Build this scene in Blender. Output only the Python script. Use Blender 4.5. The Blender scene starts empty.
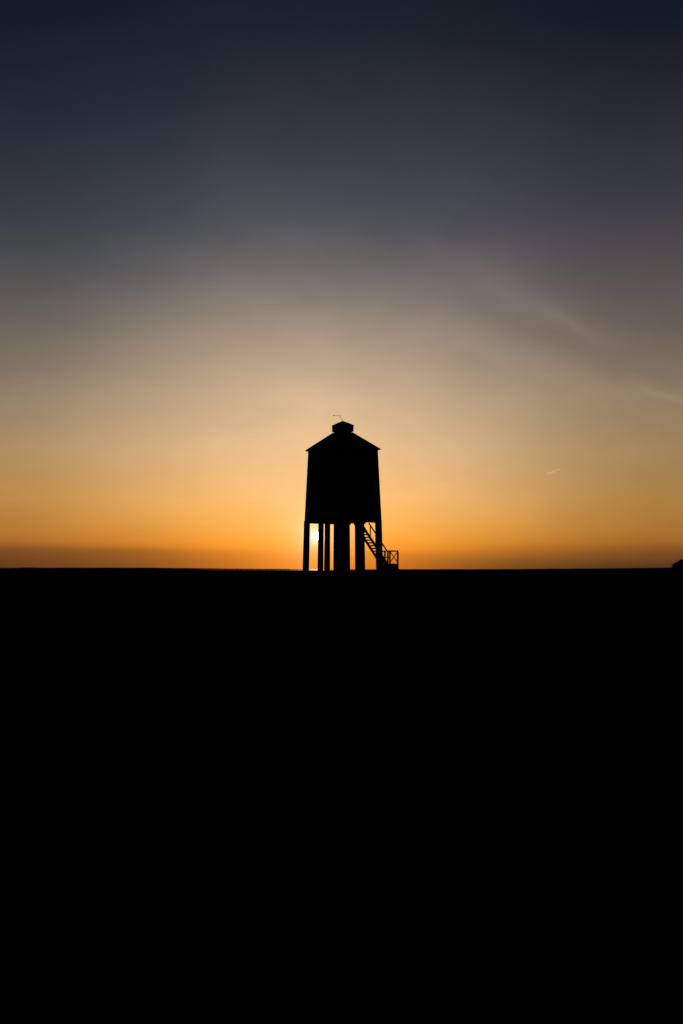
import bpy, bmesh, math, random
from mathutils import Vector, Matrix, noise as mnoise

random.seed(7)
R = math.radians
scene = bpy.context.scene
col = scene.collection

# ------------------------------------------------------------------ camera
FPX = 1024 * 35 / 36.0
HORIZON = 569.0
TILT = math.atan((HORIZON - 512) / FPX)
EYE = Vector((0, 0, 1.0))
cd = bpy.data.cameras.new("camera")
cam = bpy.data.objects.new("camera", cd)
col.objects.link(cam)
cd.sensor_fit = 'VERTICAL'
cd.sensor_height = 36
cd.lens = 35
cd.clip_start = 0.1
cd.clip_end = 60000
cam.location = EYE
cam.rotation_euler = (math.pi / 2 + TILT, 0, 0)
scene.camera = cam


def px_dir(x, y):
    """Direction in the world of a pixel of the photograph."""
    v = Vector(((x - 341.5) / FPX, 1.0, (512 - y) / FPX))
    c, s = math.cos(TILT), math.sin(TILT)
    return Vector((v.x, v.y * c - v.z * s, v.y * s + v.z * c)).normalized()


def at(x, y, Y):
    d = px_dir(x, y)
    return EYE + d * (Y / d.y)


def az_el(x, y):
    d = px_dir(x, y)
    return math.degrees(math.atan2(d.x, d.y)), math.degrees(math.asin(d.z))


SUN_DIR = px_dir(316.9, 536.0)
SUN_AZ, SUN_EL = az_el(316.9, 536.0)

# ------------------------------------------------------------------ render
scene.render.engine = 'CYCLES'
scene.view_settings.view_transform = 'Standard'
scene.view_settings.look = 'None'
scene.view_settings.exposure = 0
scene.view_settings.gamma = 1
scene.view_settings.use_curve_mapping = False
scene.cycles.max_bounces = 6
scene.cycles.use_denoising = False
scene.cycles.use_adaptive_sampling = False

# ------------------------------------------------------------------ sky
world = bpy.data.worlds.new("World")
scene.world = world
world.use_nodes = True
nt = world.node_tree
nt.nodes.clear()
N, L = nt.nodes, nt.links


def link(a, b):
    if isinstance(a, (int, float)):
        b.default_value = a
    elif isinstance(a, (tuple, list)):
        b.default_value = a
    else:
        L.new(a, b)


def M(op, a, b=0.0, c=0.0, clamp=False):
    n = N.new('ShaderNodeMath')
    n.operation = op
    n.use_clamp = clamp
    link(a, n.inputs[0])
    link(b, n.inputs[1])
    link(c, n.inputs[2])
    return n.outputs[0]


def VM(op, a, b=(0, 0, 0), out=0):
    n = N.new('ShaderNodeVectorMath')
    n.operation = op
    link(a, n.inputs[0])
    link(b, n.inputs[1])
    return n.outputs['Value'] if out else n.outputs['Vector']


def SCALE(v, f):
    n = N.new('ShaderNodeVectorMath')
    n.operation = 'SCALE'
    link(v, n.inputs[0])
    link(f, n.inputs['Scale'])
    return n.outputs['Vector']


def MR(v, a, b, c=0.0, d=1.0, kind='LINEAR'):
    n = N.new('ShaderNodeMapRange')
    n.interpolation_type = kind
    n.clamp = True
    link(v, n.inputs[0])
    for i, q in enumerate((a, b, c, d)):
        n.inputs[1 + i].default_value = q
    return n.outputs[0]


def MIX(f, a, b):
    n = N.new('ShaderNodeMix')
    n.data_type = 'VECTOR'
    link(f, n.inputs[0])
    link(a, n.inputs[4])
    link(b, n.inputs[5])
    return n.outputs[1]


def NOISE(v, scale, detail=3.0, rough=.5):
    n = N.new('ShaderNodeTexNoise')
    n.inputs['Scale'].default_value = scale
    n.inputs['Detail'].default_value = detail
    n.inputs['Roughness'].default_value = rough
    link(v, n.inputs['Vector'])
    return n.outputs['Fac']


def lin(c):
    c /= 255.0
    return c / 12.92 if c <= .04045 else ((c + .055) / 1.055) ** 2.4


tc = N.new('ShaderNodeTexCoord')
D = VM('NORMALIZE', tc.outputs['Generated'])
sep = N.new('ShaderNodeSeparateXYZ')
link(D, sep.inputs[0])
el = M('MULTIPLY', M('ARCSINE', sep.outputs['Z']), 180 / math.pi)
az0 = M('MULTIPLY', M('ARCTAN2', sep.outputs['X'], sep.outputs['Y']), 180 / math.pi)
azs = M('SUBTRACT', az0, SUN_AZ)

# thin uneven veils: the sampling height wanders with the direction
comb = N.new('ShaderNodeCombineXYZ')
link(az0, comb.inputs[0])
link(el, comb.inputs[1])
AE = comb.outputs[0]
n_low = NOISE(VM('MULTIPLY', AE, (.055, 1.5, 1)), 1.0, 3.0, .55)      # flat streaks low down
n_big = NOISE(VM('MULTIPLY', AE, (.045, .075, 1)), 1.0, 4.0, .5)      # broad high veils
low_amt = MR(el, 0.0, 6.0, .30, 0.10)
el_w = M('ADD', el, M('MULTIPLY', M('SUBTRACT', n_low, .5), low_amt))
hi_amt = MR(el, 3.0, 14.0, 0.0, 4.2, 'SMOOTHSTEP')
el_w = M('ADD', el_w, M('MULTIPLY', M('SUBTRACT', n_big, .5), hi_amt))
TMAX = 60.0
t = M('SQRT', M('DIVIDE', M('MAXIMUM', el_w, 0.0), TMAX, clamp=True))


def ramp(stops, xcol):
    """stops: (picture row, sRGB colour) -> colour by elevation."""
    rp = N.new('ShaderNodeValToRGB')
    cr = rp.color_ramp
    cr.interpolation = 'LINEAR'
    pts = []
    for y, c in stops:
        e = y if isinstance(y, str) else None
        e = float(e) if e is not None else max(0.0, az_el(xcol, y)[1])
        pts.append((math.sqrt(min(1, e / TMAX)), [lin(q) ** (1 / 2.2) for q in c]))
    pts.sort()
    while len(cr.elements) < len(pts):
        cr.elements.new(.5)
    for e_, (p, c) in zip(cr.elements, pts):
        e_.position = p
        e_.color = (*c, 1)
    link(t, rp.inputs[0])
    return rp.outputs[0]


TOP = ("60", (11, 16, 26))
r0 = ramp([TOP, (8, (24, 31, 43)), (65, (35, 41, 52)), (148, (57, 60, 70)), (220, (81, 82, 88)),
           (298, (131, 122, 115)), (348, (178, 157, 134)), (398, (215, 185, 149)), (448, (240, 196, 146)),
           (500, (253, 200, 128)), (522, (253, 196, 106)), (538, (253, 184, 78)), (548, (253, 168, 54)),
           (559, (252, 152, 34)), (567, (250, 144, 24))], 300)
r1 = ramp([TOP, (8, (23, 30, 42)), (65, (35, 41, 51)), (148, (57, 60, 69)), (220, (80, 81, 86)),
           (298, (129, 120, 112)), (348, (168, 148, 127)), (398, (203, 175, 140)), (446, (228, 188, 142)),
           (500, (254, 190, 114)), (522, (254, 181, 88)), (538, (254, 168, 62)), (544, (253, 160, 51)),
           (549, (249, 151, 46)), (552, (234, 140, 42)), (555, (224, 132, 40)), (560, (212, 121, 37)),
           (567, (203, 111, 32))], 395)
r2 = ramp([TOP, (8, (20, 27, 40)), (65, (29, 36, 48)), (148, (46, 53, 64)), (220, (66, 70, 79)),
           (298, (119, 113, 107)), (348, (153, 137, 118)), (398, (182, 158, 128)), (448, (211, 174, 128)),
           (500, (229, 171, 98)), (522, (231, 160, 74)), (538, (227, 145, 54)), (544, (221, 135, 45)),
           (547, (208, 126, 41)), (550, (179, 106, 37)), (553, (162, 96, 36)), (556, (156, 92, 36)),
           (560, (149, 88, 34)), (567, (136, 80, 30))], 480)
r3 = ramp([TOP, (8, (17, 25, 38)), (65, (25, 32, 44)), (148, (38, 45, 56)), (220, (54, 58, 67)),
           (298, (89, 86, 84)), (348, (117, 106, 94)), (398, (143, 126, 102)), (448, (167, 136, 94)),
           (500, (183, 133, 68)), (522, (177, 121, 54)), (535, (170, 111, 45)), (541, (158, 100, 40)),
           (545, (143, 88, 37)), (549, (123, 76, 35)), (554, (114, 70, 34)), (560, (103, 63, 31)),
           (567, (88, 55, 27))], 650)
r2b = ramp([TOP, (8, (23, 29, 39)), (65, (32, 37, 47)), (148, (53, 55, 66)), (220, (74, 73, 82)),
           (298, (125, 115, 110)), (348, (153, 137, 119)), (398, (182, 158, 128)), (448, (205, 172, 129)),
           (500, (227, 172, 106)), (522, (231, 163, 80)), (536, (225, 150, 60)), (544, (219, 139, 46)),
           (549, (206, 127, 41)), (552, (192, 115, 38)), (556, (171, 104, 37)),
           (560, (155, 94, 34)), (567, (132, 80, 30))], 480)
r3b = ramp([TOP, (8, (17, 24, 36)), (65, (28, 33, 43)), (148, (45, 47, 57)), (220, (63, 61, 70)),
           (298, (95, 86, 83)), (348, (117, 105, 93)), (392, (140, 123, 98)), (448, (161, 132, 92)),
           (500, (170, 127, 66)), (522, (171, 119, 53)), (535, (167, 111, 45)), (541, (160, 102, 40)),
           (548, (138, 87, 36)), (554, (122, 75, 34)), (560, (104, 65, 31)),
           (567, (80, 52, 29))], 650)
r4 = ramp([TOP, ("26", (17, 22, 31)), ("14", (24, 27, 36)), ("6", (34, 33, 38)), ("0", (24, 23, 27))], 341)
n_az = NOISE(VM('MULTIPLY', AE, (.06, .09, 1)), 1.0, 3.0, .5)
azs = M('ADD', azs, M('MULTIPLY', M('SUBTRACT', n_az, .5), MR(el, 2.0, 9.0, 0.0, 5.0, 'SMOOTHSTEP')))
a = M('ABSOLUTE', azs)
side = MR(azs, -3.0, 3.0, 0, 1, 'SMOOTHSTEP')


def soft(lo, hi, sh):
    """Ramp from lo to hi degrees off the sun, its corners rounded."""
    tot = 0.0
    for k, wt in ((-1, .2), (-.5, .2), (0, .2), (.5, .2), (1, .2)):
        q = MR(a, lo + k * sh, hi + k * sh, 0, wt)
        tot = q if tot == 0.0 else M('ADD', tot, q)
    return tot


f01, f12, f23 = soft(.2, 4.6, 1.6), soft(4.6, 9.2, 2.2), soft(9.2, 16.6, 3.4)
skyc = SCALE(r0, M('SUBTRACT', 1.0, f01))
for w_, cl in ((M('SUBTRACT', f01, f12), r1), (M('SUBTRACT', f12, f23), MIX(side, r2, SCALE(r2b, 1.02))),
               (f23, MIX(side, r3, r3b))):
    skyc = VM('ADD', skyc, SCALE(cl, w_))
skyc = SCALE(skyc, 1.015)
skyc = MIX(MR(a, 15.0, 95.0, 0, 1, 'SMOOTHSTEP'), skyc, r4)

# cirrus: soft wisps lying along a slanting line on the right
def wisp(p, q, width, gain, seed):
    (a0, e0), (a1, e1) = az_el(*p), az_el(*q)
    ln = math.hypot(a1 - a0, e1 - e0)
    ux, uy = (a1 - a0) / ln, (e1 - e0) / ln
    da = M('SUBTRACT', az0, (a0 + a1) / 2)
    de = M('SUBTRACT', el, (e0 + e1) / 2)
    u = M('ADD', M('MULTIPLY', da, ux), M('MULTIPLY', de, uy))
    v = M('ADD', M('MULTIPLY', da, -uy), M('MULTIPLY', de, ux))
    cb = N.new('ShaderNodeCombineXYZ')
    link(u, cb.inputs[0])
    link(v, cb.inputs[1])
    cb.inputs[2].default_value = seed
    nz = NOISE(VM('MULTIPLY', cb.outputs[0], (.5, 1.4, 1)), 1.0, 4.0, .6)
    v = M('ADD', v, M('MULTIPLY', M('SUBTRACT', nz, .5), width * 2.2))
    g = M('ADD', M('POWER', M('DIVIDE', u, ln / 2), 2), M('POWER', M('DIVIDE', v, width), 2))
    return M('MULTIPLY', M('EXPONENT', M('MULTIPLY', g, -1)), M('MULTIPLY', gain, M('ADD', .45, nz)))


w = wisp((545, 306), (592, 336), .34, .045, 1.0)
for args in (((652, 392), (704, 405), .20, .06, 2.0), ((628, 380), (664, 397), .30, .03, 3.0),
             ((392, 218), (450, 258), .85, .035, 4.0), ((440, 250), (585, 332), .8, .042, 5.0),
             ((395, 322), (520, 352), .9, .03, 6.0), ((500, 350), (650, 402), .75, .04, 7.0)):
    w = M('ADD', w, wisp(*args))
dark = M("ADD", wisp((490, 312), (660, 376), .66, .036, 8.0), wisp((560, 270), (740, 350), 1.5, .02, 9.0))
gainf = M('ADD', 1.0, M('SUBTRACT', w, dark))
fine = NOISE(VM('MULTIPLY', AE, (.22, .5, 1)), 1.0, 5.0, .6)
gainf = M('MULTIPLY', gainf, MR(fine, .25, .75, .982, 1.018))
skyc = SCALE(skyc, gainf)
skyc = VM('ADD', skyc, SCALE((.075, .0, -.03), w))      # the veils catch a warmer light
gm = N.new('ShaderNodeGamma')
link(skyc, gm.inputs[0])
gm.inputs[1].default_value = 2.2

# aureole and disc of the setting sun
cosang = VM('DOT_PRODUCT', D, tuple(SUN_DIR), 1)
ang = M('MULTIPLY', M('ARCCOSINE', M('MINIMUM', cosang, 1.0)), 180 / math.pi)
g1 = M('MULTIPLY', M('EXPONENT', M('MULTIPLY', ang, -1 / 1.0)), .46)
g2 = M('MULTIPLY', M('EXPONENT', M('MULTIPLY', ang, -1 / .26)), 1.3)
glow = VM('ADD', SCALE((1.0, .70, .52), g1), SCALE((1.0, .84, .80), g2))
disc = SCALE((1.0, .86, .58), M('MULTIPLY', MR(ang, .10, .26, 1, 0, 'SMOOTHSTEP'), 40.0))
glow = VM('ADD', glow, disc)
above = MR(el, -.4, 0.0)                      # nothing of it below the horizon
total = VM('ADD', gm.outputs[0], SCALE(glow, above))

sk = N.new('ShaderNodeTexSky')
sk.sky_type = 'NISHITA'
sk.sun_disc = False
sk.sun_elevation = R(SUN_EL)
sk.sun_rotation = R(SUN_AZ)
total = VM('ADD', SCALE(total, .97), SCALE(sk.outputs[0], .0009))
bg = N.new('ShaderNodeBackground')
link(total, bg.inputs[0])
bg.inputs[1].default_value = 1.0
wo = N.new('ShaderNodeOutputWorld')
link(bg.outputs[0], wo.inputs[0])

# ------------------------------------------------------------------ sun lamp
sl = bpy.data.lights.new("sun", 'SUN')
sl.energy = .4
sl.angle = R(.53)
sl.color = (1.0, .62, .30)
so = bpy.data.objects.new("sun", sl)
col.objects.link(so)
so.rotation_euler = SUN_DIR.to_track_quat('Z', 'Y').to_euler()
so.location = (-20, 200, 60)


# ------------------------------------------------------------------ materials
def material(name, base, rough=.8, spec=.25, var=.35, scale=3.0, bump=.3, stretch=(1, 1, 1), metal=0.0, dist=.02):
    m = bpy.data.materials.new(name)
    m.use_nodes = True
    n, l = m.node_tree.nodes, m.node_tree.links
    p = n['Principled BSDF']
    p.inputs['Roughness'].default_value = rough
    p.inputs['Specular IOR Level'].default_value = spec
    p.inputs['Metallic'].default_value = metal
    t_ = n.new('ShaderNodeTexCoord')
    mp = n.new('ShaderNodeMapping')
    mp.inputs['Scale'].default_value = stretch
    l.new(t_.outputs['Object'], mp.inputs[0])
    nz = n.new('ShaderNodeTexNoise')
    nz.inputs['Scale'].default_value = scale
    nz.inputs['Detail'].default_value = 6
    l.new(mp.outputs[0], nz.inputs['Vector'])
    rp = n.new('ShaderNodeValToRGB')
    rp.color_ramp.elements[0].position = .3
    rp.color_ramp.elements[1].position = .7
    rp.color_ramp.elements[0].color = (*[c * (1 - var) for c in base], 1)
    rp.color_ramp.elements[1].color = (*[min(1, c * (1 + var)) for c in base], 1)
    l.new(nz.outputs['Fac'], rp.inputs[0])
    l.new(rp.outputs[0], p.inputs['Base Color'])
    if bump:
        b = n.new('ShaderNodeBump')
        b.inputs['Strength'].default_value = bump
        b.inputs['Distance'].default_value = dist
        l.new(nz.outputs['Fac'], b.inputs['Height'])
        l.new(b.outputs[0], p.inputs['Normal'])
    return m


MAT = {
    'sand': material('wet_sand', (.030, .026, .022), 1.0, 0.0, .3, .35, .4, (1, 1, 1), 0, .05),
    'board': material('silhouette_weatherboard', (.040, .036, .033), .85, .1, .3, 2.2, .35, (1, 1, 9)),  # white boards in life; backlit shade is put into this dark base colour
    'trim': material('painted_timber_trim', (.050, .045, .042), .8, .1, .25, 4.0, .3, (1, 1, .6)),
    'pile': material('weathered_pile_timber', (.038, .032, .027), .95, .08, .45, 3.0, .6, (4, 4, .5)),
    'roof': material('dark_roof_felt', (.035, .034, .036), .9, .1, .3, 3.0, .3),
    'iron': material('rusted_iron', (.045, .030, .022), .6, .3, .4, 20, .2, (1, 1, 1), .6),
    'leaf': material('shrub_leaf', (.045, .055, .025), .8, .1, .4, 2.0, 0),
    'bark': material('shrub_bark', (.05, .04, .03), .95, .05, .3, 9.0, .5),
    'hill': material('distant_hill', (.040, .045, .035), 1.0, .02, .3, .004, 0),
}
# water
m = bpy.data.materials.new('sea_water')
m.use_nodes = True
n, l = m.node_tree.nodes, m.node_tree.links
p = n['Principled BSDF']
p.inputs['Base Color'].default_value = (.012, .012, .012, 1)
p.inputs['Roughness'].default_value = .58
p.inputs['Specular IOR Level'].default_value = .38
p.inputs['IOR'].default_value = 1.33
t_ = n.new('ShaderNodeTexCoord')
nz = n.new('ShaderNodeTexNoise')
nz.inputs['Scale'].default_value = .35
nz.inputs['Detail'].default_value = 5
b = n.new('ShaderNodeBump')
b.inputs['Strength'].default_value = .5
b.inputs['Distance'].default_value = .12
l.new(t_.outputs['Object'], nz.inputs['Vector'])
l.new(nz.outputs['Fac'], b.inputs['Height'])
l.new(b.outputs[0], p.inputs['Normal'])
MAT['sea'] = m
# contrail: bright thin vapour, lit from behind, see-through
m = bpy.data.materials.new('vapour')
m.use_nodes = True
n, l = m.node_tree.nodes, m.node_tree.links
n.remove(n['Principled BSDF'])
tr = n.new('ShaderNodeBsdfTransparent')
tl = n.new('ShaderNodeBsdfTranslucent')
tl.inputs[0].default_value = (.26, .26, .26, 1)
ad = n.new('ShaderNodeAddShader')
l.new(tr.outputs[0], ad.inputs[0])
l.new(tl.outputs[0], ad.inputs[1])
l.new(ad.outputs[0], n['Material Output'].inputs[0])
MAT['vapour'] = m


# ------------------------------------------------------------------ mesh helpers
def obj(name, bm, mat, parent=None, smooth=False):
    bmesh.ops.recalc_face_normals(bm, faces=bm.faces)
    me = bpy.data.meshes.new(name)
    bm.to_mesh(me)
    bm.free()
    me.materials.append(MAT[mat])
    if smooth:
        for f in me.polygons:
            f.use_smooth = True
    o = bpy.data.objects.new(name, me)
    col.objects.link(o)
    if parent:
        o.parent = parent
    return o


def empty(name, loc, rz=0):
    o = bpy.data.objects.new(name, None)
    o.empty_display_size = .3
    col.objects.link(o)
    o.location = loc
    o.rotation_euler = (0, 0, rz)
    return o


def tag(o, label=None, cat=None, group=None, kind=None):
    for k, v in (('label', label), ('category', cat), ('group', group), ('kind', kind)):
        if v:
            o[k] = v
    return o


def box(bm, x0, x1, y0, y1, z0, z1):
    vs = [bm.verts.new((x, y, z)) for z in (z0, z1) for y in (y0, y1) for x in (x0, x1)]
    for f in ((0, 1, 3, 2), (4, 5, 7, 6), (0, 1, 5, 4), (2, 3, 7, 6), (0, 2, 6, 4), (1, 3, 7, 5)):
        bm.faces.new([vs[i] for i in f])
    return vs


def bar(bm, p, q, w, h, w2=None, h2=None, up=Vector((0, 0, 1)), chamfer=0.0):
    """Tapered timber from p to q, w across and h deep, with chamfered arrises."""
    p, q = Vector(p), Vector(q)
    d = (q - p).normalized()
    if abs(d.dot(up)) > .98:
        up = Vector((0, 1, 0))
    sx = d.cross(up).normalized()
    sz = sx.cross(d).normalized()
    w2, h2 = w2 or w, h2 or h
    rings = []
    for c, a_, b_ in ((p, w / 2, h / 2), (q, w2 / 2, h2 / 2)):
        k = chamfer
        pts = [(a_, b_ - k), (a_ - k, b_), (-a_ + k, b_), (-a_, b_ - k), (-a_, -b_ + k), (-a_ + k, -b_),
               (a_ - k, -b_), (a_, -b_ + k)] if k else [(a_, b_), (-a_, b_), (-a_, -b_), (a_, -b_)]
        rings.append([bm.verts.new(c + sx * u + sz * v) for u, v in pts])
    n_ = len(rings[0])
    for i in range(n_):
        bm.faces.new((rings[0][i], rings[0][(i + 1) % n_], rings[1][(i + 1) % n_], rings[1][i]))
    bm.faces.new(rings[0])
    bm.faces.new(rings[1][::-1])


def tube(bm, pts, r, seg=8):
    rings = []
    for i, p in enumerate(pts):
        p = Vector(p)
        d = (Vector(pts[min(i + 1, len(pts) - 1)]) - Vector(pts[max(i - 1, 0)])).normalized()
        u = Vector((0, 0, 1)) if abs(d.z) < .9 else Vector((0, 1, 0))
        sx = d.cross(u).normalized()
        sy = sx.cross(d).normalized()
        rr = r[i] if isinstance(r, (list, tuple)) else r
        rings.append([bm.verts.new(p + (sx * math.cos(2 * math.pi * k / seg) + sy * math.sin(2 * math.pi * k / seg)) * rr)
                      for k in range(seg)])
    for a_, b_ in zip(rings, rings[1:]):
        for k in range(seg):
            bm.faces.new((a_[k], a_[(k + 1) % seg], b_[(k + 1) % seg], b_[k]))
    bm.faces.new(rings[0][::-1])
    bm.faces.new(rings[-1])


def ring(bm, h, z):
    return [bm.verts.new((sx * h, sy * h, z)) for sx, sy in ((-1, -1), (1, -1), (1, 1), (-1, 1))]


def stack(bm, prof, cap0=True, cap1=True):
    """Square lathe: list of (half width, z)."""
    rs = [ring(bm, h, z) for h, z in prof]
    for a_, b_ in zip(rs, rs[1:]):
        for i in range(4):
            bm.faces.new((a_[i], a_[(i + 1) % 4], b_[(i + 1) % 4], b_[i]))
    if cap0:
        bm.faces.new(rs[0][::-1])
    if cap1:
        bm.faces.new(rs[-1])


# ------------------------------------------------------------------ ground
def sstep(a_, b_, x):
    t2 = max(0, min(1, (x - a_) / (b_ - a_)))
    return t2 * t2 * (3 - 2 * t2)


CREST = [(-400, 567.4), (-60, 568.6), (0, 569.6), (14, 569.3), (24, 567.7), (100, 567.7), (170, 568.1), (192, 569.4),
         (205, 570.1), (225, 570.2), (260, 570.3), (300, 570.7), (330, 570.7), (350, 570.4), (385, 569.7),
         (400, 569.3), (500, 569.0), (600, 568.4), (683, 567.4), (1100, 566.8)]


def crest(px):
    for (x0, y0), (x1, y1) in zip(CREST, CREST[1:]):
        if px <= x1:
            f = max(0, (px - x0) / (x1 - x0))
            return y0 + (y1 - y0) * f
    return CREST[-1][1]


BAR_Y = 150.0
GROUND = .82


def height(x, y):
    if y < 62:
        b_ = GROUND * sstep(0, 62, y) if y > 0 else -.05 * sstep(0, 60, -y)
    elif y < 84:
        b_ = GROUND
    else:
        b_ = GROUND - 3.4 * sstep(84, 700, y)
    # a low sand bar behind the tower, dipping where the sea shows
    w_ = sstep(86, BAR_Y, y) * (1 - sstep(BAR_Y, 420, y))
    if w_ > 0:
        # the bar bends: its height is a function of the bearing x at the bar, in metres
        xx = x * BAR_Y / max(y, 1)
        zc = 1.0 + (HORIZON - crest(341.5 + xx / BAR_Y * FPX)) * BAR_Y / FPX
        zc += .05 * mnoise.noise(Vector((xx * .06, 3.1, 0))) + .025 * mnoise.noise(Vector((xx * .4, 8.1, 0)))
        b_ = b_ * (1 - w_) + zc * w_
    if y < 500:
        b_ += .018 * mnoise.noise(Vector((x * .22, y * .12, 0))) * sstep(-2, 6, abs(y))
        if abs(y) < 60:
            b_ += .010 * mnoise.noise(Vector((x * 1.7, y * 4.0, 5)))
    return b_


rows = [-400, -250, -150, -100, -70, -50, -35, -25, -18, -12, -8, -5, -3, -1.5]
y = 0.0
while y < 70:
    rows.append(y)
    y += .45 + y * .012
while y < 12000:
    rows.append(y)
    y *= 1.03
rows.append(12000)
bm = bmesh.new()
NC = 260
grid = []
for yy in rows:
    wd = 30 + abs(yy) * 1.25
    r_ = []
    for i in range(NC + 1):
        u = i / NC * 2 - 1
        x = wd * (.55 * u + .45 * u ** 3)
        r_.append(bm.verts.new((x, yy, height(x, yy))))
    grid.append(r_)
for a_, b_ in zip(grid, grid[1:]):
    for i in range(NC):
        bm.faces.new((a_[i], a_[i + 1], b_[i + 1], b_[i]))
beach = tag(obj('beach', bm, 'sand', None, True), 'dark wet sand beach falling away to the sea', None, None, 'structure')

bm = bmesh.new()
vs = [bm.verts.new(c) for c in ((-700, 160, -1.0), (700, 160, -1.0), (16000, 14000, -1.0), (-16000, 14000, -1.0))]
bm.faces.new(vs)
tag(obj('sea', bm, 'sea'), 'flat sea under the sunset along the horizon', None, None, 'structure')

# low land across the water: a flat shore on the left, a headland on the right
def far_land(name, label, HY, p0, p1, h, depth):
    bm = bmesh.new()
    prof = []
    for i in range(91):
        px = p0 + (p1 - p0) * i / 90
        prof.append(((px - 341.5) / FPX * HY, max(.02, h(px)) * HY / FPX))
    rowsv = []
    for dy, f in ((-.3, 0), (-.15, .55), (0, 1), (.3, .8), (1, .0)):
        Y = HY + dy * depth
        rowsv.append([bm.verts.new((x * Y / HY, Y, -2.0 + (3.0 + hh) * f)) for x, hh in prof])
    for a_, b_ in zip(rowsv, rowsv[1:]):
        for i in range(len(prof) - 1):
            bm.faces.new((a_[i], a_[i + 1], b_[i + 1], b_[i]))
    return tag(obj(name, bm, 'hill', None, True), label, None, None, 'structure')


far_land('headland', 'low faint headland across the water at the right', 5200.0, 628, 1050,
         lambda px: 2.3 * sstep(628, 690, px) * (.9 + .25 * mnoise.noise(Vector((px * .02, 0, 4)))), 900)
far_land('far_shore', 'flat dark shore across the water at the left', 4200.0, -300, 290,
         lambda px: (1.5 - 1.3 * sstep(120, 285, px)) * (.9 + .25 * mnoise.noise(Vector((px * .05, 0, 9)))), 600)

# ------------------------------------------------------------------ lighthouse
TY = 72.5
YAW = R(35)
base = Vector(((342.8 - 341.5) / FPX * TY, TY, GROUND))
lh = empty('lighthouse', base, YAW)
tag(lh, 'square wooden lighthouse raised on piles, black against the sunset', 'lighthouse')

Z_FLOOR, Z_EAVE = 3.66, 8.88
HB, HT = 2.005, 1.815


def half(z):
    return HB + (HT - HB) * (z - Z_FLOOR) / (Z_EAVE - Z_FLOOR)


# cabin of lapped boards
bm = bmesh.new()
nb = 26
prof = []
for k in range(nb):
    z0 = Z_FLOOR + (Z_EAVE - Z_FLOOR) * k / nb
    z1 = Z_FLOOR + (Z_EAVE - Z_FLOOR) * (k + 1) / nb
    prof += [(half(z0) + .008, z0), (half(z1) - .014, z1)]
stack(bm, prof)
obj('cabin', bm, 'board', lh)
for sx in (-1, 1):
    for sy in (-1, 1):
        bm = bmesh.new()
        hb, ht = half(Z_FLOOR) - .035, half(Z_EAVE) - .035
        bar(bm, (sx * hb, sy * hb, Z_FLOOR - .02), (sx * ht, sy * ht, Z_EAVE - .03), .11, .11, chamfer=.01)
        obj('corner_board', bm, 'trim', lh)
# eaves fascia and roof
bm = bmesh.new()
stack(bm, [(HT + .03, Z_EAVE - .16), (HT + .03, Z_EAVE - .01)], False, False)
stack(bm, [(HT - .02, Z_EAVE - .01), (HT - .02, Z_EAVE - .16)], False, False)
rs = [v for v in bm.verts]
obj('eaves_board', bm, 'trim', lh)
bm = bmesh.new()
RH = 1.985
prof = [(HT - .06, Z_EAVE + .01), (RH - .02, Z_EAVE - .05), (RH, Z_EAVE)]
steps = 12
for k in range(1, steps + 1):                      # overlapping courses
    f = k / steps
    h_ = RH + (.47 - RH) * f
    z_ = Z_EAVE + .02 + (10.16 - Z_EAVE - .02) * f
    prof += [(h_ + .008, z_ - .012), (h_ - .004, z_)]
stack(bm, prof)
roof = obj('roof', bm, 'roof', lh)
for sx in (-1, 1):
    for sy in (-1, 1):
        bm = bmesh.new()
        bar(bm, (sx * (RH - .03), sy * (RH - .03), Z_EAVE + .02), (sx * .5, sy * .5, 10.15), .12, .05, chamfer=.008)
        obj('hip_cap', bm, 'roof', roof)
# cupola
bm = bmesh.new()
stack(bm, [(.475, 10.02), (.475, 10.20), (.565, 10.215), (.57, 10.62), (.572, 10.66)])
cup = obj('cupola', bm, 'board', lh)
bm = bmesh.new()
stack(bm, [(.54, 10.665), (.60, 10.655), (.60, 10.685), (.3, 10.87), (.03, 11.02)])
obj('cupola_roof', bm, 'roof', cup)
for i in range(4):
    ang_ = i * math.pi / 2
    bm = bmesh.new()
    for k in range(5):                              # louvre blades on each side
        z_ = 10.27 + k * .075
        bar(bm, (-.42, -.584, z_), (.42, -.584, z_), .02, .05)
    bmesh.ops.rotate(bm, verts=bm.verts, cent=(0, 0, 0), matrix=Matrix.Rotation(ang_, 3, 'Z'))
    obj('louvre', bm, 'trim', cup)
bm = bmesh.new()
lf = Vector((-math.cos(YAW), math.sin(YAW), 0))     # leaning
tube(bm, [Vector((0, 0, 10.98)), lf * .08 + Vector((0, 0, 11.16)), lf * .25 + Vector((0, 0, 11.40))], .014)
tube(bm, [lf * .16 + Vector((0, 0, 11.40)), lf * .44 + Vector((0, 0, 11.415)), lf * .66 + Vector((0, 0, 11.44))], [.010, .011, .008])
bar(bm, lf * .60 + Vector((0, 0, 11.42)), lf * .74 + Vector((0, 0, 11.45)), .010, .06, .010, .02)
obj('weathervane', bm, 'iron', cup)

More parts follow.
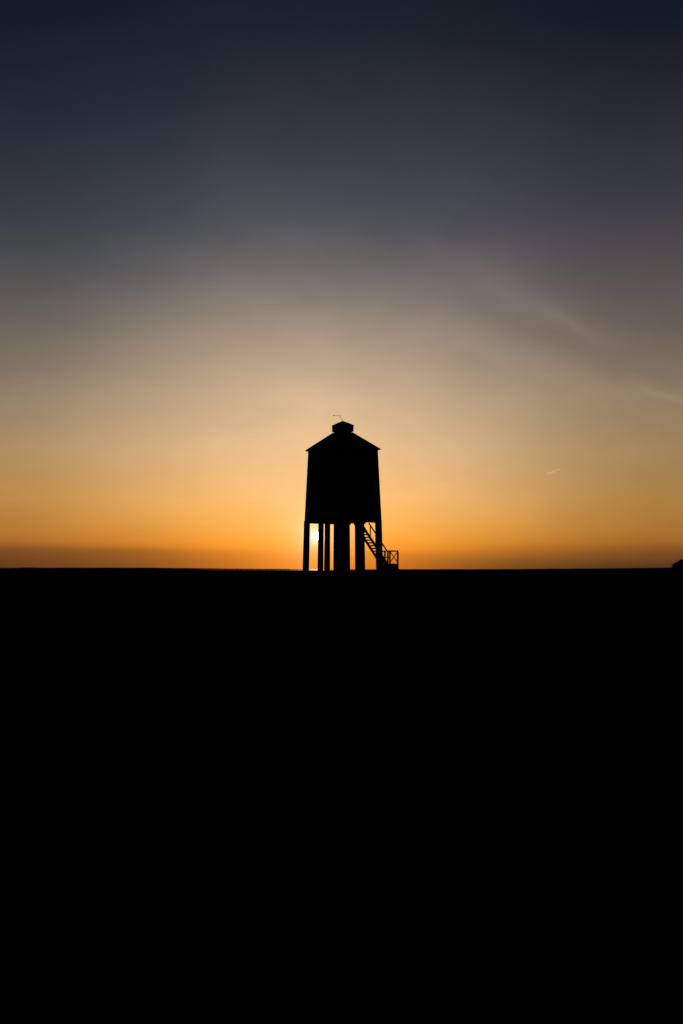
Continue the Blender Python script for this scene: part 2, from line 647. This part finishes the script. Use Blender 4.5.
# piles, three rows of three
S0, S1 = 1.94, 1.872
SHIFT = {(1, 1): (-.17, 0.02), (1, 0): (-.20, 0), (0, 1): (-.075, 0), (-1, 0): (-.03, 0), (-1, 1): (-.02, 0), (0, 0): (-.06, .0), (-1, -1): (.05, 0), (0, -1): (0.0, 0), (1, -1): (-.04, 0)}
for i in (-1, 0, 1):
    for j in (-1, 0, 1):
        dx, dy = SHIFT.get((i, j), (0, 0))
        bm = bmesh.new()
        wd = {(1, -1): .385, (-1, 0): .32, (0, 1): .34}.get((i, j), .36)
        bar(bm, (i * S0 + dx, j * S0 + dy, -.4), (i * S1 + dx, j * S1 + dy, Z_FLOOR + .03), wd + .012, wd + .012, wd - .01, wd - .01,
            chamfer=.03)
        obj('pile', bm, 'pile', lh)
# floor beams on the piles
for j in (-1, 0, 1):
    bm = bmesh.new()
    bar(bm, (-HB + .02, j * S1, Z_FLOOR - .075), (HB - .02, j * S1, Z_FLOOR - .075), .25, .14, chamfer=.01)
    obj('floor_beam', bm, 'pile', lh)

# staircase up to the floor hatch
SX, SW = 1.15, .58
Y0, Y1 = -3.40, -.20
D0 = .56                                            # deck height
slope = (Z_FLOOR - .05 - D0) / (Y1 - Y0)


def sz(y_):
    return D0 + (y_ - Y0) * slope


st = empty('staircase', (0, 0, 0))
st.parent = lh
up = Vector((1, 0, 0))
for sx in (-1, 1):
    x_ = SX + sx * SW / 2
    bm = bmesh.new()
    bar(bm, (x_, Y0 - .10, sz(Y0 - .10) - .02), (x_, Y1, sz(Y1) - .02), .05, .20)
    obj('stringer', bm, 'trim', st)
nst = 15
for k in range(nst):
    yk = Y0 + (Y1 - Y0) * (k + .6) / nst
    bm = bmesh.new()
    box(bm, SX - SW / 2 + .03, SX + SW / 2 - .03, yk - .10, yk + .11, sz(yk) - .095, sz(yk))
    obj('tread', bm, 'trim', st)
for sx in (1,):
    x_ = SX + sx * (SW / 2 + .02)
    bm = bmesh.new()
    bar(bm, (x_, Y0, sz(Y0) + .87), (x_, Y0 + (Z_FLOOR - .16 - D0 - .87) / slope, Z_FLOOR - .16), .065, .075)
    obj('handrail', bm, 'trim', st)
    for yk in (Y0 + .62, Y0 + 1.35, Y0 + 2.0):
        bm = bmesh.new()
        bar(bm, (x_, yk, sz(yk) - .06), (x_, yk, min(sz(yk) + .87, Z_FLOOR - .15)), .06, .06)
        obj('baluster', bm, 'trim', st)

# landing at the foot
X0, X1, YF = .80, 1.50, -4.55
ld = empty('landing', (0, 0, 0))
ld.parent = lh
bm = bmesh.new()
nbd = 8
for k in range(nbd):
    a0 = YF + (Y0 - YF) * k / nbd
    a1 = YF + (Y0 - YF) * (k + 1) / nbd - .012
    box(bm, X0 - .04, X1 + .04, a0, a1, D0 - .05, D0)
obj('deck', bm, 'trim', ld)
bm = bmesh.new()
for x_ in (X0, X1):
    box(bm, x_ - .025, x_ + .025, YF - .0, Y0, .185, D0 - .053)
    box(bm, x_ - .04, x_ + .04, YF - .0, Y0, -.1, .215)
for y_ in (YF, (YF + Y0) / 2, Y0):
    box(bm, X0 + .028, X1 - .028, y_ - .025, y_ + .025, .185, D0 - .053)
    box(bm, X0 + .043, X1 - .043, y_ - .04, y_ + .04, -.1, .215)
obj('deck_frame', bm, 'pile', ld)
TOPR = D0 + .87
posts = [(X0, YF), (X1, YF), (X0, (YF + Y0) / 2), (X1, Y0), (X0, Y0)]
for (x_, y_) in posts:
    bm = bmesh.new()
    e_ = .095
    bar(bm, (x_, y_, -.1), (x_, y_, TOPR - .03), e_, e_, chamfer=.006)
    obj('rail_post', bm, 'trim', ld)
for p_, q_ in (((X0, YF), (X1, YF)), ((X1, YF), (X1, Y0)), ((X0, YF), (X0, Y0))):
    bm = bmesh.new()
    bar(bm, (*p_, TOPR), (*q_, TOPR), .08, .085)
    obj('top_rail', bm, 'trim', ld)
for x_ in (X0,):
    bm = bmesh.new()
    bar(bm, (x_, YF + .04, D0 + .42), (x_, Y0 - .04, D0 + .42), .04, .06)
    obj('mid_rail', bm, 'trim', ld)
bm = bmesh.new()
box(bm, X0 - .02, X0 + .02, (YF + Y0) / 2 + .05, Y0 + .25, D0 + .004, D0 + .24)
obj('toe_board', bm, 'trim', ld)
for s_ in (0, 1):
    bm = bmesh.new()
    za, zb = (D0 + .09, TOPR - .07) if s_ else (TOPR - .07, D0 + .09)
    bar(bm, (X0 + .04, YF + .012 * (1 if s_ else -1), za), (X1 - .04, YF + .012 * (1 if s_ else -1), zb), .024, .075,
        up=Vector((0, 1, 0)))
    obj('cross_brace', bm, 'trim', ld)
# step up to the landing from the sand
bm = bmesh.new()
for k, zz in enumerate((.19, .38)):
    box(bm, X1 + .05 + .26 * (1 - k), X1 + .31 + .26 * (1 - k), -4.1, -3.55, -.08, zz)
obj('step', bm, 'trim', ld)

# ------------------------------------------------------------------ shrub at the right edge
bx, by = 20.78, 60.0
gz = height(bx, by) - .03
sh = empty('shrub', (bx, by, gz))
tag(sh, 'low rounded dark shrub growing on the sand at the right edge', 'shrub')
bm = bmesh.new()
rx, ry, rz_ = .86, .8, .76
for k in range(16000):
    u, v_ = random.random() * 2 * math.pi, random.random()
    e_ = math.asin(v_)
    d_ = Vector((math.cos(u) * math.cos(e_), math.sin(u) * math.cos(e_), math.sin(e_)))
    lump = (1 + random.random() ** 14 * .14) * 1 + .09 * mnoise.noise(d_ * 2.2) + .07 * mnoise.noise(d_ * 6)
    flat = (math.hypot(d_.x, d_.y) ** 2.8 + d_.z ** 2.8) ** (-1 / 2.8)
    rr = lump * flat * (random.random() ** .2)
    c_ = Vector((d_.x * rx, d_.y * ry, d_.z * rz_ * 1.0)) * rr
    a1 = Vector((random.gauss(0, 1), random.gauss(0, 1), random.gauss(0, 1))).normalized()
    a2 = a1.orthogonal().normalized()
    s1, s2 = random.uniform(.02, .045), random.uniform(.012, .022)
    q_ = [bm.verts.new(c_ + a1 * s1), bm.verts.new(c_ + a2 * s2), bm.verts.new(c_ - a1 * s1), bm.verts.new(c_ - a2 * s2)]
    bm.faces.new(q_)
obj('foliage', bm, 'leaf', sh)
bm = bmesh.new()
for k in range(14):
    u = random.random() * 2 * math.pi
    rr = random.uniform(.3, .8)
    e = Vector((math.cos(u) * rr, math.sin(u) * rr, random.uniform(.3, .6)))
    tube(bm, [Vector((.05 * math.cos(u), .05 * math.sin(u), -.05)), e * .5 + Vector((0, 0, .1)), e], [.03, .02, .008], 6)
obj('stem', bm, 'bark', sh)

# ------------------------------------------------------------------ contrail
CY = 9000.0
p0, p1 = at(546.0, 474.6, CY), at(560.5, 468.6, CY)
bm = bmesh.new()
pts, rad = [], []
for k in range(15):
    f = k / 14
    pts.append(p0.lerp(p1, f) + Vector((0, 0, 5 * mnoise.noise(Vector((f * 5, 0, 0))))))
    rad.append(2.0 + 7.5 * math.sin(math.pi * min(1, f * .75 + .18)) ** 1.3)
tube(bm, pts, rad, 8)
ct = obj('contrail', bm, 'vapour', None, True)
tag(ct, 'short pale contrail high in the sky right of the lighthouse', 'contrail')
